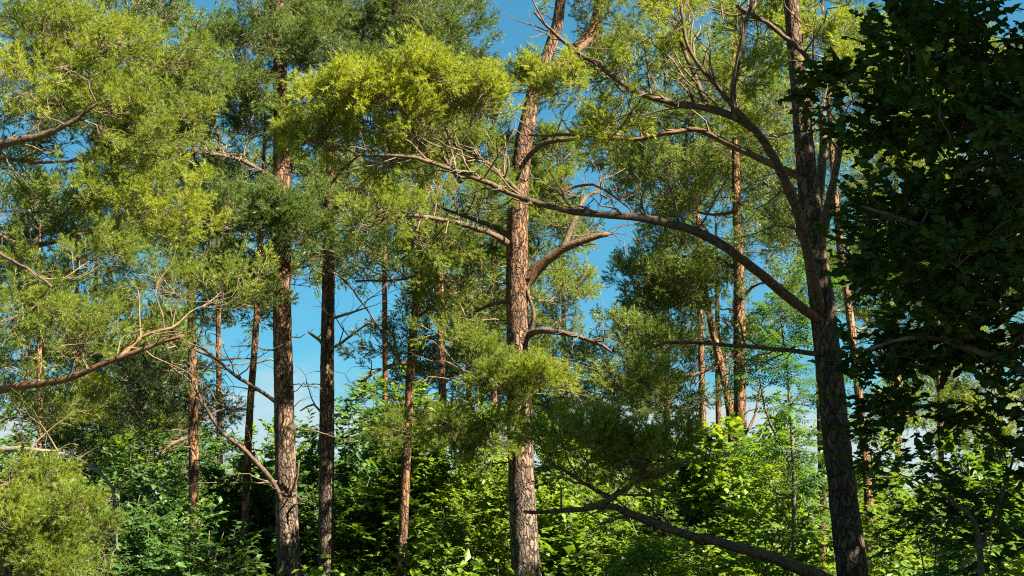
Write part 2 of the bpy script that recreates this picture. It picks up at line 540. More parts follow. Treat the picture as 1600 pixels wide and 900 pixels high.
def fill_zone(z, Y, rng):
    """clump centres spread through an ellipsoid given by its outline in the photo and its own depth"""
    cx, cy, rx, ry, dens = z[:5]
    dY = z[5] if len(z) > 5 else 0.0
    rc = (z[6] if len(z) > 6 else 0.55)
    YY = Y + dY
    c = at(cx, cy, YY)
    R = np.array([px2m(rx, YY), 0.0, px2m(ry, YY)])
    R[1] = min(1.6 * rc + 0.25 * R[0], 0.9 * max(R[0], R[2]) + 0.2)
    n = max(1, int(round(dens * ZD * R[0] * R[2] / (rc * 0.75) ** 2)))
    R = np.maximum(R - 0.45 * rc, 0.45 * R)       # clumps stay inside the outline
    pts = []
    while len(pts) < n:
        cand = []
        for _ in range(7):
            while True:
                q = rng.uniform(-1, 1, 3)
                if q @ q < 1:
                    break
            cand.append(c + q * R)
        if pts:
            A = np.array(pts)
            best = max(cand, key=lambda q: np.min(np.linalg.norm(A - q, axis=1)))
        else:
            best = cand[0]
        pts.append(best)
    return [(p, rc) for p in pts]


def trunk_path(spec, Y, lean=0.0, above=3.0, step=0.07):
    """trunk from its outline points, carried on down to the ground and up past the last point"""
    P = [at(x, y, Y + lean * (900 - y) / 900) for x, y, w in spec]
    R = [px2m(w * .44, Y) for x, y, w in spec]
    P, R = P[::-1], R[::-1]
    if P[0][2] > P[-1][2]:
        P, R = P[::-1], R[::-1]
    d = unit(P[1] - P[0]); d = d if d[2] > 0.5 else np.array([0, 0, 1.0])
    if P[0][2] > 0.05:
        h = P[0][2] + 0.15
        base = P[0] - d * h / d[2] * 1.0
        base = P[0] * 0.35 + base * 0.65 if False else base
        P.insert(0, base); R.insert(0, R[0] * (1.0 + 0.10 * h))
    d2 = unit(P[-1] - P[-2])
    if above > 0:
        top = P[-1] + unit(d2 + np.array([0, 0, 1.2])) * above
        P.append(top); R.append(max(0.012, R[-1] * 0.35))
    return spline(P, R, step)


def pine(name, label, Y, trunk, limbs=(), zones=(), group=None, lean=0.0, above=3.0, seed=1, needles=None,
         bark=None, limb_mat=None, stock=None, spray_scale=1.0, subs=8, per_sub=4, dead=14, sides=18, tint=(0.5, 0.2), rough=0.03,
         crown_top=True, rsub=0.9, cat='pine tree'):
    rng = np.random.default_rng(seed)
    needles = needles or N_MID; bark = bark or M_TRUNK; limb_mat = limb_mat or M_BRANCH; stock = stock or SPRAY
    TP, TR = trunk_path(trunk, Y, lean, above)
    base = TP[0].copy(); base[2] = 0.0
    root = empty(name, base, label, cat, group)
    a = Acc()
    v, f = tube_arrays(TP, TR, sides, rough, rng)
    a.add(v, f); a.build('trunk', [bark], root, base)
    sk = Skeleton()
    keep = TP[:, 2] > 1.0
    sk.add(TP[keep][::4], TR[keep][::4], 1.0)
    bw = Acc(); tips = []                      # minor branches and bare twigs
    for lm in limbs:
        pts, w0, w1 = lm[0], lm[1], lm[2]
        mat = lm[3] if len(lm) > 3 and lm[3] is not None else limb_mat
        twigs = lm[4] if len(lm) > 4 else 5
        P = [at(p[0], p[1], Y + lean * (900 - p[1]) / 900 + (p[2] if len(p) > 2 else 0)) for p in pts]
        R = np.linspace(px2m(w0 / 2, Y), px2m(w1 / 2, Y), len(P))
        P, R = spline(P, R, 0.08)
        n = len(P)
        P = P + np.cumsum(rng.normal(0, 1, (n, 3)), 0) * 0.0075 * np.linspace(0, 1, n)[:, None]
        la = Acc(); v, f = tube_arrays(P, R, 9, 0.09, rng); la.add(v, f)
        la.build('branch', [mat], root, base)
        sk.add(P[n // 4::2], R[n // 4::2], 0.72)
        for _ in range(twigs):                 # short bare side twigs
            i = rng.integers(n // 5, n)
            L = rng.uniform(0.25, 0.9)
            d = unit(unit(P[min(i + 1, n - 1)] - P[i - 1]) * 0.7 + rng.normal(0, 0.55, 3) + np.array([0, 0, 0.25]))
            Q = wig_curve(P[i], P[i] + d * L, rng, -0.08, 0.16, 6)
            v, f = tube_arrays(Q, np.linspace(min(0.012, R[i] * 0.6), 0.003, 6), 4); bw.add(v, f, 0)
            for _ in range(2):
                j = rng.integers(2, 6); d3 = unit(d + rng.normal(0, 0.7, 3))
                Q2 = wig_curve(Q[j], Q[j] + d3 * L * 0.45, rng, -0.05, 0.15, 4)
                v, f = tube_arrays(Q2, np.linspace(0.005, 0.002, 4), 3); bw.add(v, f, 0)
    clumps = []
    for z in zones:
        clumps += fill_zone(z, Y, rng)
    if crown_top and above > 0:                # the crown goes on above the picture
        top = TP[-1]
        for k in range(4 if Y < 22 else 3):
            q = rng.normal(0, 1, 3) * np.array([0.9, 0.9, 0.5])
            clumps.append((top + q - np.array([0, 0, 0.3 * k * 0.6]), 0.6))
    clumps.sort(key=lambda c: sk.nearest(c[0])[2])
    pos, dirs, sca, tin = [], [], [], []
    up = np.array([0, 0, 1.0])
    for c, rc in clumps:
        b, rb, dist = sk.nearest(c)
        L = max(dist, 0.05)
        n = int(np.clip(L / 0.16, 5, 18))
        P = wig_curve(b, c, rng, rng.uniform(-0.02, 0.16), 0.10, n)
        r0 = min(rb * 0.75, 0.007 + 0.011 * L)
        R = np.linspace(r0, min(0.006, r0), n)
        v, f = tube_arrays(P, R, 5, 0.05, rng); bw.add(v, f, 0)
        sk.add(P[n // 3:], R[n // 3:], 1.05)
        out = unit(c - b)
        ct = rng.normal(tint[0], tint[1] * 0.6)
        for _ in range(subs):
            q = unit(rng.normal(0, 1, 3)) * rng.uniform(0.35, 1.0) * rc
            q[2] *= 0.5
            tip = c + q + out * rc * 0.25
            i = rng.integers(n // 2, n)
            Q = wig_curve(P[i], tip, rng, 0.08, 0.12, 5)
            v, f = tube_arrays(Q, np.linspace(min(R[i], 0.007), 0.003, 5), 3); bw.add(v, f, 0)
            d0 = unit(tip - P[i])
            for _ in range(per_sub):
                pos.append(Q[-1] - d0 * 0.10 * spray_scale + rng.normal(0, 0.07, 3) * rc / 0.55)
                dirs.append(d0 * 0.55 + rng.normal(0, 0.5, 3) + up * 0.35 + out * 0.2)
                sca.append(rng.uniform(0.75, 1.2) * spray_scale)
                tin.append(rng.normal(ct, tint[1] * 0.6))
    for _ in range(dead):                      # dead snags on the bare trunk
        i = rng.integers(len(TP) // 6, int(len(TP) * 0.8))
        L = rng.uniform(0.15, 1.1) ** 1.3
        an = rng.uniform(0, 2 * math.pi)
        d = unit(np.array([math.cos(an), math.sin(an), rng.uniform(-0.3, 0.5)]))
        Q = wig_curve(TP[i], TP[i] + d * (L + TR[i]), rng, -0.05, 0.12, 7)
        v, f = tube_arrays(Q, np.linspace(rng.uniform(0.008, 0.02), 0.004, 7), 5, 0.06, rng); bw.add(v, f, 0)
        for _ in range(2):
            j = rng.integers(3, 7); d3 = unit(d + rng.normal(0, 0.6, 3))
            Q2 = wig_curve(Q[j], Q[j] + d3 * L * 0.4, rng, -0.05, 0.15, 4)
            v, f = tube_arrays(Q2, np.linspace(0.006, 0.002, 4), 3); bw.add(v, f, 0)
    bw.build('twigs', [M_TWIG], root, base, kind='stuff')
    if pos:
        shoot_crown(stock, needles, np.array(pos), np.array(dirs), np.array(sca), np.array(tin), 0.55, rng, root, base)
    return root


LEAF_OVAL = leaf_shape(0.085, 0.055)
LEAF_BIG = leaf_shape(0.11, 0.075)
LEAF_MAPLE = maple_shape(0.088)
LEAF_LOW = (np.array([(0, 0, 0), (0.04, 0.030, 0.008), (0.045, 0, 0), (0.04, -0.030, 0.008), (0.09, 0, -0.012)], float), np.array([(0, 2, 1), (0, 3, 2), (1, 2, 4), (2, 3, 4)]))
LEAF_MLOW = (np.array([(0.03, 0, 0.0), (0, 0, 0), (-0.01, 0.042, -.004), (0.035, 0.055, -.006), (0.06, 0.03, -.004), (0.105, 0, -0.012), (0.06, -0.03, -.004), (0.035, -0.055, -.006), (-0.01, -0.042, -.004)], float), np.array([(0, i, i % 8 + 1) for i in range(1, 9)]))
LEAF_ROWAN = pinnate_shape(0.20)
LEAF_FAR = (np.array([(0, 0, 0), (0.08, 0.05, 0.01), (0.17, 0, -0.02), (0.08, -0.05, 0.01)], float), np.array([(0, 1, 2), (0, 2, 3)]))


def broadleaf(name, label, base, stems, zones, Y, leaf, mat, group=None, seed=1, subs=6, twigs=3, leaves=9, twig_len=0.34,
              leaf_scale=1.0, parts=0, tint=(0.5, 0.22), stem_mat=None, cat='shrub', flat=0.35, extra=(), rest_leaf=None):
    """stems: polylines of (point, radius); zones: clump ellipsoids; leaves stand along the twigs"""
    rng = np.random.default_rng(seed)
    stem_mat = stem_mat or M_STEM
    base = np.array([base[0], base[1], 0.0])
    root = empty(name, base, label, cat, group)
    sk = Skeleton()
    for P, R in stems:
        P, R = spline(P, R, 0.10)
        n = len(P)
        P = P + np.cumsum(rng.normal(0, 1, (n, 3)), 0) * 0.004 * np.linspace(0, 1, n)[:, None]
        la = Acc(); v, f = tube_arrays(P, R, 8, 0.04, rng); la.add(v, f)
        la.build('trunk' if cat == 'tree' else 'stem', [stem_mat], root, base)
        sk.add(P[n // 5::2], R[n // 5::2], 1.0)
    clumps = []
    for z in zones:
        clumps += fill_zone(z, Y, rng)
    clumps += [(np.asarray(p, float), r) for p, r in extra]
    clumps.sort(key=lambda c: sk.nearest(c[0])[2])
    bw = Acc(); pos, dirs, sca, tin, tws = [], [], [], [], []
    for c, rc in clumps:
        b, rb, dist = sk.nearest(c)
        L = max(dist, 0.05); n = int(np.clip(L / 0.2, 5, 14))
        P = wig_curve(b, c, rng, rng.uniform(-0.12, 0.05), 0.09, n)
        r0 = min(rb * 0.75, 0.005 + 0.008 * L)
        R = np.linspace(r0, min(0.005, r0), n)
        v, f = tube_arrays(P, R, 5); bw.add(v, f, 0)
        sk.add(P[n // 3:], R[n // 3:], 1.05)
        ct = rng.normal(tint[0], tint[1] * 0.6)
        for _ in range(subs):
            q = unit(rng.normal(0, 1, 3)) * rng.uniform(0.3, 1.0) * rc; q[2] *= 0.7
            tip = c + q; i = rng.integers(n // 2, n)
            Q = wig_curve(P[i], tip, rng, -0.06, 0.10, 5)
            v, f = tube_arrays(Q, np.linspace(min(R[i], 0.006), 0.003, 5), 3); bw.add(v, f, 0)
            d0 = unit(tip - P[i])
            for _ in range(twigs):
                d1 = unit(d0 * 0.5 + rng.normal(0, 0.55, 3) * np.array([1, 1, 0.6]) + np.array([0, 0, 0.12]))
                s0 = Q[-1] + rng.normal(0, 0.05, 3); tl = twig_len * rng.uniform(0.6, 1.2)
                tws.append((s0, s0 + d1 * tl))
                m = leaves
                t = (np.arange(m) + 0.6) / m
                lat = unit(np.cross(d1, [0, 0, 1.0]))
                sg = np.where(np.arange(m) % 2, 1, -1)[:, None]
                pos.append(s0 + d1 * (t * tl)[:, None])
                dd = d1 * rng.uniform(0.4, 1.0, (m, 1)) + lat * sg * rng.uniform(0.5, 1.0, (m, 1)) + rng.normal(0, 0.22, (m, 3)) + [0, 0, -0.10]
                dirs.append(dd)
                sca.append(rng.uniform(0.65, 1.15, m) * leaf_scale)
                tin.append(rng.normal(ct, tint[1] * 0.5, m))
    A = np.array([t[0] for t in tws]); B = np.array([t[1] for t in tws])
    sd_ = unit(np.cross(B - A, rng.normal(0, 1, A.shape))) * .0035; s2 = unit(np.cross(B - A, sd_)) * .0035
    W = np.stack([A - sd_ - s2, A + sd_ - s2, A + s2 * 1.2, B], 1).reshape(-1, 3)
    fo = (np.arange(len(A)) * 4)[:, None, None] + np.array([(0, 1, 3), (1, 2, 3), (2, 0, 3)])[None]
    bw.add(W, fo.reshape(-1, 3), 0)
    bw.build('twigs', [stem_mat], root, base, kind='stuff')
    pos = np.vstack(pos); dirs = np.vstack(dirs); sca = np.concatenate(sca); tin = np.clip(np.concatenate(tin), 0, 1)
    v, f = leaf
    rest = np.ones(len(pos), bool)
    if parts:                                  # the leaves that show largest stand as objects of their own
        rel = pos - CAM
        c_, s_ = math.cos(PITCH), math.sin(PITCH)
        zc = rel[:, 1] * c_ + rel[:, 2] * s_; yc = rel[:, 2] * c_ - rel[:, 1] * s_
        px = 800 + F * rel[:, 0] / zc; py = 450 - F * yc / zc
        ok = (zc > 0.5) & (px > 5) & (px < 1595) & (py > 5) & (py < 895)
        score = np.where(ok, zc / sca, 1e9) + rng.uniform(0, 0.6, len(pos))
        pick = np.argsort(score)[:parts]
        pick = pick[ok[pick]]
        rest[pick] = False
        R = rot_from(dirs[pick], flat, rng)
        meshes = []
        for k in range(5):
            me = Acc(); me.add(v, f, 0, 0.15 + 0.17 * k)
            o = me.build('leaf', [mat], root, smooth=False); meshes.append(o.data); bpy.data.objects.remove(o)
        from mathutils import Matrix
        for j, i in enumerate(pick):
            o = bpy.data.objects.new('leaf', meshes[int(np.clip(tin[i] * 5, 0, 4))])
            S.collection.objects.link(o); o.parent = root
            mt = Matrix.Identity(4)
            for r in range(3):
                for q in range(3):
                    mt[r][q] = R[j][r, q] * sca[i]
                mt[r][3] = pos[i][r] - base[r]
            o.matrix_local = mt
    a = Acc()
    v, f = rest_leaf or leaf
    scatter(a, [(v, f, np.zeros(len(f), int), np.zeros(len(v)))], pos[rest], dirs[rest], sca[rest], tin[rest], flat, rng)
    a.build('crown', [mat], root, base, smooth=False, kind='stuff')
    return root


# ------------------------------------------------------------------ ground
def make_ground():
    rng = np.random.default_rng(3)
    n = 120
    u = np.linspace(-1, 1, n)
    g = np.sign(u) * (np.abs(u) ** 2.6) * 900
    X, Yg = np.meshgrid(g, g + 20)
    Z = 0.06 * np.sin(X * 0.7 + 1) * np.cos(Yg * 0.5) + 0.04 * np.sin(X * 1.9 + Yg * 1.3)
    Z = Z * np.exp(-((X / 60) ** 2 + (Yg / 60) ** 2)) - 0.04
    V = np.stack([X, Yg, Z], -1).reshape(-1, 3)
    i = np.arange(n - 1)[:, None] * n + np.arange(n - 1)[None]
    i = i.ravel()
    T = np.vstack([np.stack([i, i + 1, i + n + 1], -1), np.stack([i, i + n + 1, i + n], -1)])
    a = Acc(); a.add(V, T)
    m, nn, l = new_mat('forest_floor')
    out = nn.new('ShaderNodeOutputMaterial'); b = nn.new('ShaderNodeBsdfPrincipled'); b.inputs['Roughness'].default_value = 0.95
    t = nn.new('ShaderNodeTexCoord')
    n1 = nn.new('ShaderNodeTexNoise'); n1.inputs['Scale'].default_value = 0.6; n1.inputs['Detail'].default_value = 8
    n2 = nn.new('ShaderNodeTexNoise'); n2.inputs['Scale'].default_value = 14; n2.inputs['Detail'].default_value = 6
    l.new(t.outputs['Object'], n1.inputs['Vector']); l.new(t.outputs['Object'], n2.inputs['Vector'])
    r1 = ramp(nn, [(0.35, (0.045, 0.075, 0.02)), (0.65, (0.09, 0.06, 0.035))])
    r2 = ramp(nn, [(0.3, (0.4, 0.4, 0.4)), (0.7, (1.3, 1.3, 1.3))])
    mm = nn.new('ShaderNodeMix'); mm.data_type = 'RGBA'; mm.blend_type = 'MULTIPLY'; mm.inputs[0].default_value = 1
    l.new(n1.outputs['Fac'], r1.inputs[0]); l.new(n2.outputs['Fac'], r2.inputs[0])
    l.new(r1.outputs[0], mm.inputs[6]); l.new(r2.outputs[0], mm.inputs[7]); l.new(mm.outputs[2], b.inputs['Base Color'])
    bp = nn.new('ShaderNodeBump'); bp.inputs['Strength'].default_value = 0.8; bp.inputs['Distance'].default_value = 0.05
    l.new(n2.outputs['Fac'], bp.inputs['Height']); l.new(bp.outputs[0], b.inputs['Normal']); l.new(b.outputs[0], out.inputs['Surface'])
    a.build('ground', [m], kind='structure')


make_ground()

# ------------------------------------------------------------------ the near pines
# centre pine: thick trunk, curved top that forks
pine('pine_tree', 'thick pine with curved top and dark left edge, centre of the picture', 18.0,
     [(822, 900, 50), (815, 760, 46), (811, 600, 42), (808, 450, 40), (809, 340, 37), (816, 240, 32), (836, 140, 27), (862, 70, 23), (876, 0, 20)],
     limbs=[([(822, 440), (848, 412, -.1), (890, 382, -.3), (945, 364, -.5)], 20, 8, M_BRANCH_ORANGE, 8),
            ([(878, 392, -.25), (897, 345, -.2), (912, 312, 0), (935, 300, .2)], 11, 5, M_BRANCH, 5),
            ([(822, 525), (850, 517, -.3), (905, 528, -.6), (960, 552, -1.0)], 13, 4, None, 8),
            ([(822, 585), (845, 570, -.2), (868, 590, -.3), (880, 610, -.4)], 12, 5, None, 3),
            ([(822, 530), (836, 490, -.1), (828, 450, -.1)], 8, 5, None, 1),
            ([(800, 384), (762, 362, -.4), (700, 343, -.8), (640, 332, -1.2), (585, 330, -1.6)], 11, 4, None, 12),
            ([(800, 372), (765, 352, .3), (705, 330, .8), (660, 312, 1.3)], 9, 4, None, 8),
            ([(800, 572), (765, 590, -.5), (735, 584, -.9), (700, 592, -1.2)], 9, 3, None, 5),
            ([(800, 470), (760, 478, .4), (720, 500, .9)], 7, 3, None, 5),
            ([(838, 135), (880, 95, .3), (915, 60, .6), (932, 20, .9), (940, -40, 1.1)], 26, 15, M_BRANCH_ORANGE, 4),
            ([(820, 250), (850, 225, -.4), (900, 218, -.8), (950, 205, -1.1)], 10, 4, None, 5)],
     zones=[(770, 245, 50, 44, .7, .5, .42), (870, 240, 46, 40, .6, .6, .42), (715, 300, 95, 48, .9, -.5), (880, 300, 75, 40, .7, .4), (740, 420, 70, 46, .75, .9),
            (868, 478, 44, 56, 1.2, .8), (790, 588, 85, 46, .6, -1.0, .30), (600, 345, 75, 38, .9, -1.2, .45), (660, 375, 60, 36, .8, -.6, .45), (700, 440, 60, 46, .9, .8), (870, 345, 60, 46, .8, .6), (735, 535, 55, 42, .7, .2), (690, 250, 80, 50, .9, .6),
            (915, 15, 80, 40, .9, .5), (960, 60, 60, 40, .6, 1.0), (700, 680, 80, 40, .7, -.8, .36), (775, 690, 45, 26, .5, -.9, .32)],
     seed=11, needles=N_BRIGHT, above=2.5, dead=20, sides=24)

pine('pine_tree', 'stout reddish pine with straight trunk, tallest visible stem in the left half', 18.5,
     [(452, 900, 42), (448, 800, 38), (444, 650, 35), (441, 500, 33), (441, 380, 31), (440, 270, 30), (438, 130, 26), (436, 0, 22)],
     limbs=[([(446, 800), (425, 752, -.3), (385, 708, -.7), (345, 672, -1.0), (312, 615, -1.3), (292, 572, -1.6)], 9, 3, M_BRANCH, 16),
            ([(440, 635), (412, 615, -.2), (370, 588, -.5), (330, 556, -.8), (300, 535, -1.0)], 7, 3, M_BRANCH, 8),
            ([(438, 285), (412, 270, -.4), (372, 250, -.8), (318, 240, -1.2)], 10, 4, None, 8),
            ([(436, 110), (400, 112, -.3), (360, 98, -.5), (322, 84, -.8)], 9, 4, None, 5),
            ([(436, 70), (415, 50, -.2), (400, 22, -.3)], 12, 7, M_BRANCH_ORANGE, 2),
            ([(446, 800), (462, 755, -.2), (468, 725, -.3)], 7, 3, None, 2),
            ([(446, 810), (460, 788, -.2), (478, 787, -.3)], 5, 2, None, 1),
            ([(440, 600), (450, 575, -.25), (442, 548, -.3)], 7, 4, None, 1),
            ([(440, 130), (470, 110, .2), (500, 125, .5)], 9, 4, None, 4),
            ([(440, 420), (420, 400, -.3), (402, 395, -.6)], 11, 4, M_BRANCH_ORANGE, 2)],
     zones=[(420, 60, 100, 70, 1.1, -.5), (385, 170, 95, 62, 1.05, -.6), (420, 360, 95, 50, 1.05, -1.0), (445, 360, 65, 36, 1.0, -1.3, .4), (460, 190, 50, 40, .8, .6),
            (360, 440, 85, 50, 1.1, -.7), (350, 350, 85, 46, 1.0, -.4), (490, 330, 45, 40, .9, -.7), (470, 70, 70, 60, .8, .5), (345, 290, 70, 40, .9, -.3)],
     seed=12, needles=N_MID, above=2.5, dead=22, sides=22, tint=(.42, .2))

pine('pine_tree', 'slim straight pine right beside the stout reddish trunk, snags on its right', 20.5,
     [(510, 900, 28), (510, 750, 27), (511, 600, 25), (513, 450, 23), (516, 300, 20), (522, 150, 17), (526, 0, 14)],
     limbs=[([(512, 548), (535, 535, -.3), (578, 504, -.6)], 6, 3, M_DEAD, 3),
            ([(512, 500), (540, 492, -.2), (577, 484, -.4)], 6, 2, M_DEAD, 2),
            ([(511, 545), (495, 530, -.3), (478, 518, -.5)], 7, 3, M_DEAD, 2),
            ([(513, 660), (490, 632, -.2), (470, 640, -.3)], 5, 2, M_DEAD, 1),
            ([(514, 330), (545, 318, -.3), (600, 320, -.7), (650, 322, -1.0)], 8, 3, None, 8),
            ([(515, 300), (530, 270, -.2), (560, 245, -.5)], 7, 3, None, 4)],
     zones=[(600, 45, 160, 62, 1.1, -.3, .6), (670, 60, 80, 55, 1.0, .2, .6), (535, 130, 80, 55, 1.1, -.6), (640, 110, 90, 40, .8, .8), (510, 50, 70, 60, .9, -.8), (560, 290, 70, 40, .6, .6)],
     seed=13, needles=N_MID, above=2.5, dead=22, sides=18, tint=(.4, .2))

# right pine: shaded trunk, long limbs reaching far to the left
pine('pine_tree', 'shaded pine with long curved limbs reaching left, beside the dark leafy mass', 13.0,
     [(1332, 900, 54), (1318, 780, 50), (1304, 660, 47), (1294, 560, 46), (1284, 470, 44), (1272, 380, 41), (1262, 280, 37), (1250, 150, 32), (1236, 0, 28)],
     limbs=[([(1288, 505), (1250, 478, -.3), (1190, 428, -.7), (1130, 385, -1.0), (1060, 355, -1.2), (960, 340, -1.4), (880, 332, -1.5), (800, 312, -1.6), (720, 285, -1.7), (640, 261, -1.8), (540, 250, -1.9)], 17, 4, M_BRANCH, 26),
            ([(1285, 500), (1268, 420, -.4), (1240, 320, -.8), (1195, 225, -1.2), (1150, 185, -1.4), (1060, 162, -1.5), (1000, 148, -1.6), (940, 108, -1.6), (875, 62, -1.6), (825, 10, -1.6)], 17, 4, M_BRANCH, 22),
            ([(1255, 278), (1190, 250, .2), (1130, 222, .4), (1088, 204, .5), (1040, 212, .5), (990, 222, .6), (910, 212, .6), (835, 214, .6)], 12, 5, M_BRANCH_ORANGE, 14),
            ([(1150, 187, -1.4), (1146, 140, -1.5), (1160, 70, -1.5), (1178, -20, -1.5)], 11, 5, None, 8),
            ([(1105, 168, -1.45), (1085, 115, -1.3), (1062, 55, -1.2), (1072, -20, -1.1)], 9, 4, None, 8),
            ([(1185, 210, -1.3), (1140, 160, -1.5), (1075, 80, -1.7), (1065, 0, -1.8)], 8, 4, None, 8),
            ([(1245, 145), (1280, 120, -.4), (1230, 60, -.8), (1150, 10, -1.2)], 10, 6, None, 6),
            ([(1275, 420), (1290, 340, -.2), (1310, 240, -.4), (1318, 180, -.6)], 17, 9, None, 4),
            ([(1272, 400), (1278, 300, .3), (1284, 230, .5), (1282, 170, .6)], 18, 10, M_BRANCH, 4),
            ([(1340, 925), (1262, 893, -.6), (1180, 866, -.9), (1060, 838, -1.2), (990, 812, -1.3), (940, 793, -1.4), (880, 800, -1.45), (805, 803, -1.5)], 20, 5, M_BRANCH, 10),
            ([(935, 792, -1.4), (965, 772, -1.5), (995, 750, -1.5), (1020, 715, -1.5)], 9, 4, None, 6),
            ([(995, 752, -1.5), (1030, 742, -1.6), (1070, 722, -1.7)], 6, 3, None, 5),
            ([(955, 780, -1.45), (915, 758, -1.5), (880, 735, -1.5), (850, 720, -1.5)], 6, 3, None, 6),
            ([(1292, 555), (1240, 548, -.2), (1150, 540, -.4), (1050, 530, -.6), (1000, 540, -.6)], 9, 3, None, 6),
            ([(830, 320, -1.55), (760, 250, -1.6), (700, 215, -1.6)], 7, 3, None, 10),
            ([(720, 285, -1.7), (690, 245, -1.6), (640, 215, -1.5), (600, 205, -1.4)], 6, 3, None, 10),
            ([(900, 332, -1.5), (880, 300, -1.3), (930, 290, -1.2), (975, 315, -1.1)], 5, 3, M_BRANCH_ORANGE, 5)],
     zones=[(660, 150, 115, 28, 1.25, -1.5, .28), (560, 172, 95, 30, 1.2, -1.7, .30), (490, 205, 55, 36, .9, -1.8, .30), (890, 128, 62, 24, .7, -1.5, .26), (800, 140, 45, 18, .5, -1.5, .22),
            (620, 215, 100, 34, .55, -1.6, .36), (735, 185, 55, 26, .7, -1.4, .28), (1150, 95, 60, 60, .45, -1.4, .42), (1040, 50, 80, 45, .4, -1.4, .42),
            (1300, 90, 50, 60, 1.0, .6, .45), (1215, 200, 60, 60, .5, 1.0, .45), (905, 702, 120, 44, .30, -1.5, .24), (1015, 712, 75, 36, .3, -1.6, .24),
            (970, 740, 75, 30, .22, -1.4, .22), (1330, 140, 50, 50, .8, .2, .45), (960, 190, 60, 35, .5, -1.2, .36)],
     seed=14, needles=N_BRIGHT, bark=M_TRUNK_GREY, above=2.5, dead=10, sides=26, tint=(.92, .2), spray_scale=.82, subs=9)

# big pine whose trunk stands just outside the left edge
pine('pine_tree', 'broad pine reaching in from the left edge with bright needle masses', 15.0,
     [(-170, 900, 60), (-165, 600, 54), (-160, 300, 46), (-150, 0, 36)],
     limbs=[([(-160, 660), (-60, 628, -.3), (0, 608, -.5), (90, 592, -.8), (170, 565, -1.0), (235, 540, -1.1), (290, 522, -1.2)], 15, 5, M_BRANCH_ORANGE, 12),
            ([(185, 562, -1.0), (220, 528, -.8), (268, 512, -.6)], 8, 4, M_BRANCH_ORANGE, 6),
            ([(-155, 290), (-60, 248, -.3), (0, 226, -.5), (60, 214, -.6), (100, 196, -.7), (150, 166, -.8)], 20, 5, M_BRANCH, 10),
            ([(-155, 300), (-50, 255, .3), (0, 249, .4), (72, 258, .5), (140, 250, .6)], 10, 4, M_BRANCH_ORANGE, 8),
            ([(-155, 120), (-30, 100, 0), (60, 105, 0), (120, 95, .2), (180, 60, .2)], 14, 5, M_BRANCH, 8),
            ([(-160, 430), (-40, 360, .2), (30, 375, .3), (90, 370, .4)], 10, 4, M_BRANCH, 8),
            ([(-160, 450), (-40, 390, -.6), (20, 405, -1.0), (80, 440, -1.2)], 7, 3, M_BRANCH, 6),
            ([(-165, 740), (-60, 712, -.6), (40, 708, -1.0), (105, 720, -1.2), (160, 748, -1.4), (182, 790, -1.5), (190, 870, -1.6)], 10, 3, M_DEAD, 26),
            ([(-160, 480), (20, 400, 1.0), (150, 360, 1.4), (230, 330, 1.6)], 11, 4, M_BRANCH, 8)],
     zones=[(85, 70, 130, 75, 1.15, -.2), (90, 170, 120, 50, 1.1, -.4), (215, 210, 120, 75, 1.25, .3), (100, 310, 120, 36, .9, .4), (215, 335, 110, 60, 1.15, .6),
            (200, 430, 130, 46, 1.2, .0), (320, 455, 60, 36, .9, .2), (65, 510, 90, 50, 1.2, -.8), (150, 90, 110, 70, .9, .8), (260, 110, 70, 60, .9, 1.0), (30, 440, 70, 40, .9, .4), (150, 495, 95, 42, 1.1, .3), (280, 515, 65, 32, .7, .7), (100, 640, 100, 36, .8, 1.2), (120, 545, 70, 30, .7, -.6)],
     seed=15, needles=N_BRIGHT, bark=M_TRUNK, above=2.5, dead=8, sides=20, tint=(.58, .2), spray_scale=.88, subs=9)

pine('young_pine', 'young bushy pine with pale green needles in the bottom corner left', 11.5,
     [(10, 1000, 20), (12, 880, 16), (14, 780, 9)], zones=[(35, 835, 85, 70, 1.0, 0, .26), (10, 765, 70, 45, .7, .2, .24), (75, 870, 65, 50, .8, -.2, .22), (70, 760, 35, 30, .4, .1, .2), (120, 820, 45, 36, .4, 0, .2)],
     seed=16, needles=N_BRIGHT, above=.25, dead=2, sides=8, crown_top=False, tint=(.45, .2), spray_scale=.72, subs=7, per_sub=3, cat='pine sapling')

# ------------------------------------------------------------------ thinner pines farther back
FAR = dict(stock=SPRAY_FAR, spray_scale=0.95, sides=12, group='slender pines standing farther back', bark=M_TRUNK_ORANGE, limb_mat=M_BRANCH_ORANGE)
NEARER = dict(FAR, spray_scale=.68)
pine('pine_tree', 'slender leaning orange pine left of the thick centre trunk', 19.7,
     [(628, 880, 17), (634, 740, 16), (640, 600, 15), (650, 470, 14), (661, 370, 12), (668, 250, 10)],
     limbs=[([(645, 565), (600, 575, -.5), (560, 600, -1.0)], 6, 3, None, 6), ([(655, 430), (610, 440, .4), (560, 440, .8)], 5, 3, None, 6),
            ([(648, 500), (690, 470, .4), (740, 450, .8)], 5, 2, None, 5), ([(640, 590), (560, 460, -.8), (510, 410, -1.2)], 3, 2, M_BRANCH, 5)],
     zones=[(640, 430, 90, 40, .6, .3, .8), (700, 480, 60, 36, .6, .6, .8), (600, 545, 50, 30, .5, -.2, .7), (640, 320, 110, 60, .8, .3, .9), (670, 200, 100, 70, .8, 0, .9)],
     seed=21, needles=N_BLUE, above=2, dead=16, tint=(.55, .2), **NEARER)
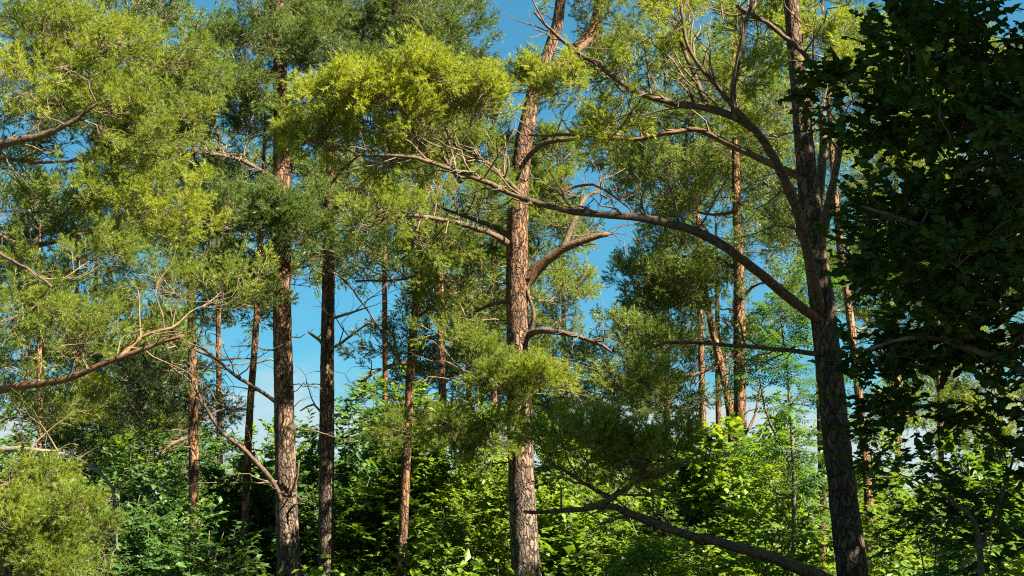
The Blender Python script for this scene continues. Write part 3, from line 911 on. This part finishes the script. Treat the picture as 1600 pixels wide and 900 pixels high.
pine('pine_tree', 'thin orange pine stem between the leaning pine and centre trunk', 32.0,
     [(692, 900, 15), (691, 620, 14), (689, 500, 13), (686, 390, 12), (684, 250, 9)],
     limbs=[([(690, 470), (720, 445, .3), (765, 430, .6)], 5, 2, None, 5), ([(690, 540), (730, 560, .5), (760, 600, .8)], 5, 2, None, 5)],
     zones=[(745, 460, 60, 50, .8, .3, .8), (720, 350, 90, 55, .8, .3, .9), (740, 560, 45, 40, .6, .5, .7), (700, 200, 90, 70, .7, 0, .9)],
     seed=22, needles=N_MID, above=3, dead=24, **FAR)
pine('pine_tree', 'orange trunked pine under the long limb at left, shaded lower stem', 20.5,
     [(305, 900, 19), (303, 780, 18), (302, 650, 17), (300, 540, 16), (298, 420, 13), (300, 300, 10)],
     limbs=[([(302, 620), (335, 600, -.3), (352, 615, -.5)], 4, 2, M_DEAD, 3), ([(300, 545), (345, 560, .3), (395, 555, .6)], 5, 2, None, 5),
            ([(302, 680), (260, 700, -.4), (230, 740, -.7)], 5, 2, None, 6)],
     zones=[(240, 590, 90, 50, 1.2, .5, .7), (300, 420, 90, 50, .9, .4, .8), (180, 660, 80, 54, 1.1, 1.0, .7), (280, 660, 60, 46, .7, .8, .6), (300, 300, 90, 60, .8, .3, .8)],
     seed=23, needles=N_BLUE, above=2, dead=16, tint=(.5, .2), **NEARER)
pine('pine_tree', 'thin leaning pine with sun-flecked stem just left of the stout trunk', 21.0,
     [(380, 900, 14), (384, 780, 14), (390, 650, 13), (398, 540, 12), (404, 440, 11), (410, 300, 9)],
     limbs=[([(392, 640), (350, 640, -.3), (320, 655, -.5)], 4, 2, None, 5)],
     zones=[(390, 430, 80, 50, .8, .4, .8), (420, 320, 80, 50, .8, .3, .8), (350, 640, 50, 30, .5, 0, .6)],
     seed=24, needles=N_MID, above=2, dead=14, **NEARER)
pine('pine_tree', 'orange pine with straight trunk in the gap between centre and right trunks', 27.0,
     [(1158, 900, 25), (1157, 740, 24), (1156, 600, 22), (1155, 500, 21), (1154, 400, 19), (1150, 280, 15), (1148, 150, 11)],
     limbs=[([(1155, 470), (1180, 445, -.4), (1215, 430, -.8)], 6, 2, None, 5), ([(1156, 545), (1090, 585, -.4), (1010, 590, -.8), (900, 600, -1.2)], 6, 2, None, 10),
            ([(1155, 420), (1100, 400, .5), (1050, 405, 1.0), (1000, 420, 1.3)], 7, 3, None, 8), ([(1156, 560), (1130, 540, .2), (1060, 525, .5), (1000, 510, .8)], 5, 2, None, 6),
            ([(1153, 330), (1110, 335, .4), (1050, 320, .8)], 6, 2, None, 6), ([(1157, 690), (1180, 650, .2), (1192, 600, .3)], 6, 2, None, 4)],
     zones=[(1045, 455, 68, 62, 1.25, .6, .7), (1080, 300, 100, 62, 1.2, .4, .8), (1000, 545, 85, 34, 1.0, -.4, .6), (970, 600, 80, 36, 1.0, -.8, .6), (1090, 420, 65, 52, 1.0, .9, .7),
            (1190, 470, 40, 40, .6, -.4, .7), (1140, 180, 110, 70, .9, .2, .9), (1000, 260, 80, 50, .8, 1.2, .9), (1200, 330, 50, 60, .7, .4, .8), (1050, 610, 60, 40, .5, .3, .7)],
     seed=25, needles=N_MID, above=3, dead=20, tint=(.66, .22), **FAR)
pine('pine_tree', 'leaning thin pine crossing behind the straight orange trunk at right', 29.0,
     [(1150, 900, 17), (1142, 660, 15), (1128, 580, 14), (1110, 500, 13), (1098, 430, 12), (1090, 330, 9)],
     limbs=[([(1125, 570), (1080, 590, -.4), (1040, 600, -.7)], 4, 2, None, 5)],
     zones=[(1060, 370, 70, 50, .7, .3, .8), (1090, 250, 80, 50, .7, .2, .9)], seed=26, needles=N_MID, above=2.5, dead=16, **FAR)
pine('pine_tree', 'faint thin pine stem left of the crossing pair of orange trunks', 34.0,
     [(1100, 900, 13), (1100, 760, 13), (1098, 640, 12), (1095, 540, 11), (1092, 420, 9)],
     zones=[(1050, 520, 60, 40, .6, .3, .9), (1100, 430, 60, 50, .6, .3, .9), (1030, 640, 60, 30, .5, .3, .8)], seed=27, needles=N_BLUE, above=3, dead=18, tint=(.6, .2), **FAR)
pine('pine_tree', 'thin orange pine seen just left of the shaded right trunk, low down', 24.0,
     [(1284, 900, 14), (1284, 780, 13), (1282, 660, 13), (1278, 520, 12), (1275, 380, 10)],
     zones=[(1230, 380, 70, 60, .7, .4, .8), (1290, 250, 90, 70, .7, .4, .8)], seed=28, needles=N_MID, above=3, dead=12, **FAR)
pine('pine_tree', 'sun-flecked orange pine hugging the right side of the shaded trunk', 21.0,
     [(1360, 900, 17), (1356, 760, 16), (1340, 600, 15), (1325, 470, 14), (1312, 380, 13), (1300, 240, 11)],
     zones=[(1330, 300, 90, 60, .8, .4, .8), (1400, 200, 100, 70, .8, .4, .8), (1440, 340, 100, 60, .8, 1, .8), (1400, 500, 70, 70, .8, 1, .8), (1540, 130, 80, 80, .8, 1, .8), (1540, 420, 80, 80, .7, 1, .8)], seed=29, needles=N_BRIGHT, above=3, dead=10, **FAR)
pine('pine_tree', 'very thin pine stem low among the leaves at far right', 33.0,
     [(1476, 900, 11), (1474, 800, 11), (1470, 700, 10), (1466, 560, 9)],
     zones=[(1470, 560, 110, 60, .8, 0, .9), (1440, 420, 130, 80, .8, 0, .9), (1500, 680, 80, 40, .6, 0, .8)], seed=30, needles=N_BRIGHT, above=3, dead=8, **FAR)

# ------------------------------------------------------------------ pines at the back of the stand
BACK = dict(stock=SPRAY_XFAR, spray_scale=1.0, sides=8, group='pines at the back of the stand', bark=M_TRUNK_ORANGE, subs=7, per_sub=4, dead=6, cat='pine tree')
back = [
    ('dense back pine behind the upper left corner needles', 38, 120, 600, [(120, 200, 170, 110), (60, 380, 120, 60), (200, 60, 150, 80)], N_MID),
    ('back pine with pale yellow crown behind the long limb at left', 40, 150, 520, [(150, 640, 110, 60), (90, 560, 90, 50), (240, 680, 80, 50), (190, 580, 90, 50), (250, 530, 60, 40)], N_BRIGHT),
    ('back pine filling the gap left of the stout reddish trunk', 36, 340, 300, [(300, 250, 120, 80), (340, 400, 90, 50), (260, 130, 110, 60)], N_MID),
    ('back pine topping out between stout trunk and centre trunk', 42, 600, 150, [(620, 100, 150, 80), (560, 230, 90, 60), (690, 170, 60, 50)], N_MID),
    ('back pine with loose crown right behind the centre trunk', 40, 770, 250, [(800, 300, 90, 70), (740, 400, 80, 50), (840, 430, 36, 50), (790, 520, 60, 60)], N_BRIGHT),
    ('back pine behind the tangle of bare limbs upper right', 39, 1040, 200, [(1060, 130, 130, 80), (980, 240, 80, 50), (1150, 260, 90, 60), (1190, 100, 90, 70)], N_BRIGHT),
    ('back pine glowing through the dark leaves at upper right', 36, 1400, 250, [(1400, 150, 130, 110), (1500, 330, 120, 90), (1380, 420, 90, 70)], N_BRIGHT),
    ('back pine low behind the leaves at the right edge', 40, 1560, 500, [(1540, 620, 90, 70), (1450, 640, 90, 50), (1580, 450, 80, 80)], N_BRIGHT),
    ('back pine standing low between leaning pine and centre trunk', 44, 730, 560, [(740, 640, 60, 50), (680, 600, 60, 40), (730, 560, 60, 40), (630, 600, 40, 40)], N_BLUE),
    ('back pine with thin grey green crown between slim pine and leaning pine', 46, 600, 380, [(660, 500, 60, 60), (610, 420, 65, 40), (730, 480, 50, 40), (650, 570, 50, 34), (560, 340, 80, 40)], N_BLUE),
    ('back pine just right of the centre trunk, below its forked limb', 43, 880, 480, [(868, 575, 48, 40), (860, 630, 60, 36), (900, 660, 70, 30)], N_BLUE),
    ('back pine behind the straight orange trunk at right', 41, 1120, 420, [(1060, 480, 70, 50), (1130, 560, 70, 50), (1070, 640, 80, 30), (1240, 440, 50, 80)], N_MID),
    ('back pine filling behind the stout trunk at mid height', 39, 450, 420, [(475, 430, 40, 60), (400, 490, 60, 36), (250, 560, 60, 40), (540, 410, 55, 36)], N_MID),
    ('shadowy back pine at left above the bottom corner', 33, 60, 600, [(60, 640, 90, 50), (120, 720, 90, 50), (220, 740, 80, 40), (220, 610, 70, 50), (30, 560, 70, 40)], N_BLUE),
]
for k, (lab, Y, tx, ty, zs, nm) in enumerate(back):
    z0 = [(cx, cy, rx, ry, .70, RNG.uniform(-1, 1), 1.1) for cx, cy, rx, ry in zs]
    pine('pine_tree', lab, Y, [(tx + 6, 900, 12), (tx + 2, 600, 10), (tx, min(ty, 450), 7)], zones=z0, seed=60 + k, needles=nm, above=2.0, **BACK)


# ------------------------------------------------------------------ leafy understorey
def shrub(name, label, cx, top, half, Y, seed, leaf=LEAF_OVAL, mat=None, dens=1.0, nst=4, rc=.5, bottom=930, group='leafy shrubs under the pines', parts=0, cat='shrub', lscale=1.0, **kw):
    rng = np.random.default_rng(seed + 500)
    top = top - (45 if Y > 19 else 15)
    b = at(cx, 900, Y); b[2] = 0
    stems = []
    for k in range(nst):
        t = at(cx + rng.uniform(-.7, .7) * half, top + rng.uniform(0.05, .3) * (900 - top), Y + rng.uniform(-.5, .5))
        p0 = b + np.append(rng.normal(0, .12, 2), -.05)
        mid = (p0 + t) / 2 + rng.normal(0, .08, 3) - np.append((t - p0)[:2] * .15, 0)
        stems.append(([p0, mid, t], [rng.uniform(.014, .028), .012, .006]))
    h = (bottom - top)
    zones = [(cx, top + h * .28, half * .72, h * .26, dens, 0, rc), (cx - half * .3, top + h * .6, half * .75, h * .30, dens, -.2, rc), (cx + half * .35, top + h * .62, half * .7, h * .30, dens, -.1, rc)]
    return broadleaf(name, label, b, stems, zones, Y, leaf, mat or L_SHRUB, group, seed, parts=parts, cat=cat, leaf_scale=lscale, **kw)


shr = [
    # label, cx, top, half, Y, mat, dens
    ('tall leafy shrub rising beside the slim straight pine', 570, 630, 75, 24, L_DARK, .8),
    ('leafy shrub at the foot of the slender leaning pine', 650, 715, 90, 21.5, L_SHRUB, .9),
    ('sunlit shrub left of the centre trunk, above the leaning stem base', 715, 640, 75, 23, L_SHRUB, .9),
    ('low bright shrub against the left side of the centre trunk foot', 725, 790, 80, 18.8, L_SHRUB, .9),
    ('low shrub under the dark low limb, right of the centre trunk', 910, 800, 80, 18.8, L_SHRUB, .9),
    ('broad sunlit shrub below the arching low limb', 1020, 800, 95, 15.5, L_SHRUB, .9),
    ('leafy shrub behind the dark low needle cluster', 930, 720, 90, 22, L_SHRUB, .9),
    ('bright shrub at the feet of the crossing orange trunks', 1120, 700, 90, 20, L_SHRUB, .95),
    ('shrub with pale leaves left of the shaded right trunk foot', 1225, 720, 70, 17.5, L_SHRUB, .9),
    ('low shrub in front of the shaded right trunk foot, bottom edge', 1190, 835, 90, 14.0, L_SHRUB, .8),
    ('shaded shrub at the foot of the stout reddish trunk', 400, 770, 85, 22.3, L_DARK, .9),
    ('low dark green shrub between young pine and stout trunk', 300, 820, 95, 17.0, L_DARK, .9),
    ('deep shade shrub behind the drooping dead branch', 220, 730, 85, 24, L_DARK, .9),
    ('low leafy shrub between stout trunk and slim pine, bottom edge', 565, 800, 70, 21.3, L_SHRUB, .9),
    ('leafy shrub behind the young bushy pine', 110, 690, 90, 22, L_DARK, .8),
    ('dappled shrub at the foot of the sun-flecked right pine', 1400, 770, 80, 16.5, L_SHRUB, .8),
    ('sunlit shrub low at the right edge', 1540, 720, 85, 18.0, L_SHRUB, .85),
    ('low shrub in the bottom corner right', 1490, 840, 90, 13.0, L_DARK, .7),
    ('shrub behind the slim pine, dark leaves between two trunks', 480, 690, 60, 25, L_DARK, .9),
    ('tall back shrub between centre trunk and crossing orange trunks', 1040, 690, 80, 27, L_SHRUB, .8),
    ('back shrub left of the centre trunk in half shade', 660, 640, 70, 29, L_SHRUB, .8),
    ('back shrub between right trunk and crossing orange trunks', 1235, 640, 60, 26, L_SHRUB, .7),
]
shr += [
    ('tall thin sapling leafing out right of the slim straight pine', 610, 600, 60, 26, L_SHRUB, .7),
    ('tall leafy sapling close behind the centre trunk on its left', 760, 640, 55, 21, L_SHRUB, .8),
    ('tall leafy sapling close behind the centre trunk on its right', 880, 690, 55, 20, L_SHRUB, .8),
    ('sunlit sapling between the thin pine stem and right trunk', 1190, 690, 55, 22, L_SHRUB, .8),
    ('leafy sapling in shade between young pine and dead branch', 190, 740, 70, 16.5, L_DARK, .8),
    ('back shrub in the gap under the pale yellow back pine', 190, 690, 110, 31, L_SHRUB, .8),
    ('back shrub behind the stout reddish trunk, half lit', 430, 700, 100, 32, L_SHRUB, .8),
    ('low back shrub behind the slender leaning pine foot', 600, 730, 110, 36, L_SHRUB, .8),
    ('back shrub just right of the centre trunk', 870, 690, 90, 31, L_SHRUB, .8),
    ('low back shrub beyond the arching low limb', 1000, 740, 110, 37, L_SHRUB, .8),
    ('low back shrub beyond the crossing orange trunks', 1170, 750, 100, 35, L_SHRUB, .8),
    ('sunny back shrub beyond the sun-flecked right pine', 1380, 720, 100, 31, L_SHRUB, .8),
    ('sunny back shrub beneath the low back pine at the right edge', 1540, 690, 100, 33, L_SHRUB, .8),
    ('back shrub at the left edge above the young pine', 30, 690, 90, 30, L_DARK, .8),
    ('half hidden back shrub behind the thin sun-flecked leaning pine', 330, 690, 90, 28, L_DARK, .8),
]
for k, (lab, cx, top, half, Y, mt, dn) in enumerate(shr):
    far = Y > 22.5
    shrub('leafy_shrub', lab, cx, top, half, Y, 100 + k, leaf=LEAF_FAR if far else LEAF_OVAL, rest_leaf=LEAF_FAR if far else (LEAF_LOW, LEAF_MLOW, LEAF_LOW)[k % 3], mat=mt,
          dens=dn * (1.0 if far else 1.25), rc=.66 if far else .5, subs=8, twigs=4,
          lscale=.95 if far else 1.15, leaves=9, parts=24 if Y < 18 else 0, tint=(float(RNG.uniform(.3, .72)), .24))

# rowan beside the right trunk: feathery leaves
b = at(1235, 900, 15.0); b[2] = 0
broadleaf('rowan_tree', 'slim rowan with feathery leaves against pale sky, left of shaded right trunk', b,
          [([b, at(1240, 760, 15), at(1232, 620, 15.1), at(1215, 480, 15.2)], [.03, .024, .018, .008]),
           ([at(1240, 740, 15), at(1200, 650, 14.9), at(1185, 570, 14.8)], [.016, .012, .006])],
          [(1195, 580, 45, 50, 1.2, 0, .34), (1255, 610, 40, 55, 1.2, .2, .34), (1225, 500, 50, 45, .9, .2, .34), (1265, 460, 40, 50, .8, .3, .34), (1210, 700, 55, 40, .9, 0, .36), (1250, 760, 50, 40, .8, 0, .36)],
          15.0, LEAF_ROWAN, L_ROWAN, seed=201, subs=4, twigs=2, leaves=4, twig_len=.22, parts=120, cat='tree', leaf_scale=1.45)

# ------------------------------------------------------------------ the dark maple close by at right
Ym = 8.6
b = at(1690, 900, Ym); b[2] = 0
broadleaf('maple_tree', 'dense dark maple in deep shade filling the right side', b,
          [([b, at(1685, 700, Ym), at(1660, 450, Ym), at(1640, 200, Ym), at(1630, -100, Ym)], [.13, .12, .10, .07, .03]),
           ([at(1668, 520, Ym), at(1560, 420, Ym - .2), at(1420, 350, Ym - .3), at(1320, 320, Ym - .3)], [.05, .035, .02, .008]),
           ([at(1650, 330, Ym), at(1540, 220, Ym + .2), at(1420, 140, Ym + .2), at(1340, 130, Ym + .2)], [.05, .03, .018, .008]),
           ([at(1675, 620, Ym), at(1560, 560, Ym), at(1440, 520, Ym), at(1350, 540, Ym)], [.04, .03, .018, .008])],
          [(1480, 55, 140, 80, .95, .2, .36), (1560, 170, 110, 100, .95, .2, .38), (1420, 190, 90, 70, .36, 0, .34), (1400, 330, 90, 55, 1.0, -.3, .34), (1350, 400, 40, 45, .7, -.3, .26),
           (1500, 370, 120, 90, 1.0, 0, .38), (1540, 520, 120, 80, 1.1, 0, .38), (1410, 520, 90, 80, .7, 0, .36), (1430, 640, 90, 40, .6, 0, .36), (1600, 330, 90, 160, 1.0, .6, .4),
           (1370, 180, 45, 40, .5, .2, .3), (1275, 150, 50, 14, .8, .2, .20), (1560, 640, 80, 40, .6, 0, .36), (1640, 100, 90, 110, .9, .3, .4), (1480, 250, 110, 70, .35, .8, .36), (1375, 570, 40, 60, .6, .2, .30), (1450, 440, 110, 80, 1.0, .9, .4), (1520, 400, 90, 60, .7, -.7, .34), (1570, 250, 80, 70, .7, -.7, .34), (1480, 150, 70, 40, .4, -.6, .3)],
          Ym, LEAF_MAPLE, L_MAPLE, seed=301, subs=7, twigs=7, leaves=12, twig_len=.24, parts=280, rest_leaf=LEAF_MLOW, cat='tree', leaf_scale=.55, flat=.5)

# low shaded sapling in front at the lower right
b = at(1520, 900, 9.5); b[2] = 0
broadleaf('maple_sapling', 'shaded maple sapling with thin dark twigs in the lower right', b,
          [([b, at(1530, 850, 9.5), at(1490, 780, 9.4), at(1420, 740, 9.3)], [.03, .025, .014, .006]), ([at(1530, 860, 9.5), at(1570, 760, 9.6), at(1590, 690, 9.6)], [.02, .014, .006])],
          [(1420, 740, 70, 30, .9, 0, .3), (1500, 790, 80, 40, .8, 0, .32), (1570, 720, 60, 40, .9, .1, .32), (1430, 840, 70, 40, .6, -.1, .3), (1560, 860, 60, 40, .6, 0, .3)],
          9.5, LEAF_MAPLE, L_MAPLE, seed=302, subs=6, twigs=4, leaves=7, rest_leaf=LEAF_MLOW, twig_len=.28, parts=60, cat='tree sapling', leaf_scale=.62)


# ------------------------------------------------------------------ unseen trees added outside the right edge to shade the maple and right pine
def side_tree(label, x, y, h, rad, seed):
    rng = np.random.default_rng(seed)
    b = np.array([x, y, 0.0])
    ex = []
    for k in range(58):
        q = unit(rng.normal(0, 1, 3)) * rng.uniform(.35, 1) ** .6
        ex.append((b + np.array([q[0] * rad, q[1] * rad, h * .58 + q[2] * h * .42]), .8))
    broadleaf('shade_tree', label, b, [([b, b + [.1, 0, h * .4], b + [0, .1, h * .95]], [.2, .15, .03])], [], y, LEAF_FAR, L_MAPLE,
              'unseen broadleaf trees added for shade beside the right edge', seed, subs=7, twigs=4, leaves=9, twig_len=.6, cat='tree', leaf_scale=1.6, extra=ex)


side_tree('tall leafy tree out of view, added for shade beyond the dark maple', 7.0, 9.5, 10.0, 1.7, 401)
side_tree('tall leafy tree out of view, added for shade level with the dark maple', 7.7, 6.6, 12.5, 2.2, 403)
side_tree('tall leafy tree out of view, added for shade nearer than the dark maple', 9.0, 3.5, 12.0, 3.2, 402)


# ------------------------------------------------------------------ ground cover and the far edge of the wood
def leaf_mass(name, label, cat, n, place, scale, mat, seed, jit=.5):
    rng = np.random.default_rng(seed)
    p = place(rng, n)
    d = rng.normal(0, 1, (n, 3)) * np.array([1, 1, .5])
    a = Acc()
    v, f = LEAF_FAR
    scatter(a, [(v, f, np.zeros(len(f), int), np.zeros(len(v)))], p, d, rng.uniform(.6, 1.3, n) * scale, rng.normal(.5, .22, n), jit, rng)
    o = a.build(name, [mat], smooth=False, kind='stuff')
    o['label'] = label; o['category'] = cat


def low_cover(rng, n):
    y = rng.uniform(11, 48, n); x = rng.uniform(-.62, .62, n) * y
    bump = .5 + .5 * np.sin(x * 1.3 + 2 * np.sin(y * .7)) * np.cos(y * .9 + x * .4)
    return np.stack([x, y, rng.uniform(0, 1, n) ** .7 * (.25 + .75 * bump)], -1)


leaf_mass('undergrowth', 'low green undergrowth covering the ground under the shrubs', 'undergrowth', 40000, low_cover, 1.0, L_SHRUB, 501)


def far_edge(rng, n):
    m = 170
    cy = rng.uniform(62, 105, m); cx = rng.uniform(-.6, .6, m) * cy; cz = rng.uniform(.5, 3.6, m); rr = rng.uniform(1.0, 2.0, m)
    i = rng.integers(0, m, n)
    q = unit(rng.normal(0, 1, (n, 3))) * (rng.uniform(0, 1, n) ** .4)[:, None] * rr[i][:, None]
    p = np.stack([cx[i], cy[i], cz[i]], -1) + q
    p[:, 2] = np.abs(p[:, 2])
    return p


leaf_mass('far_wood', 'hazy band of bushes beyond the pines along the horizon', 'woodland', 26000, far_edge, 3.2, L_SHRUB, 502)
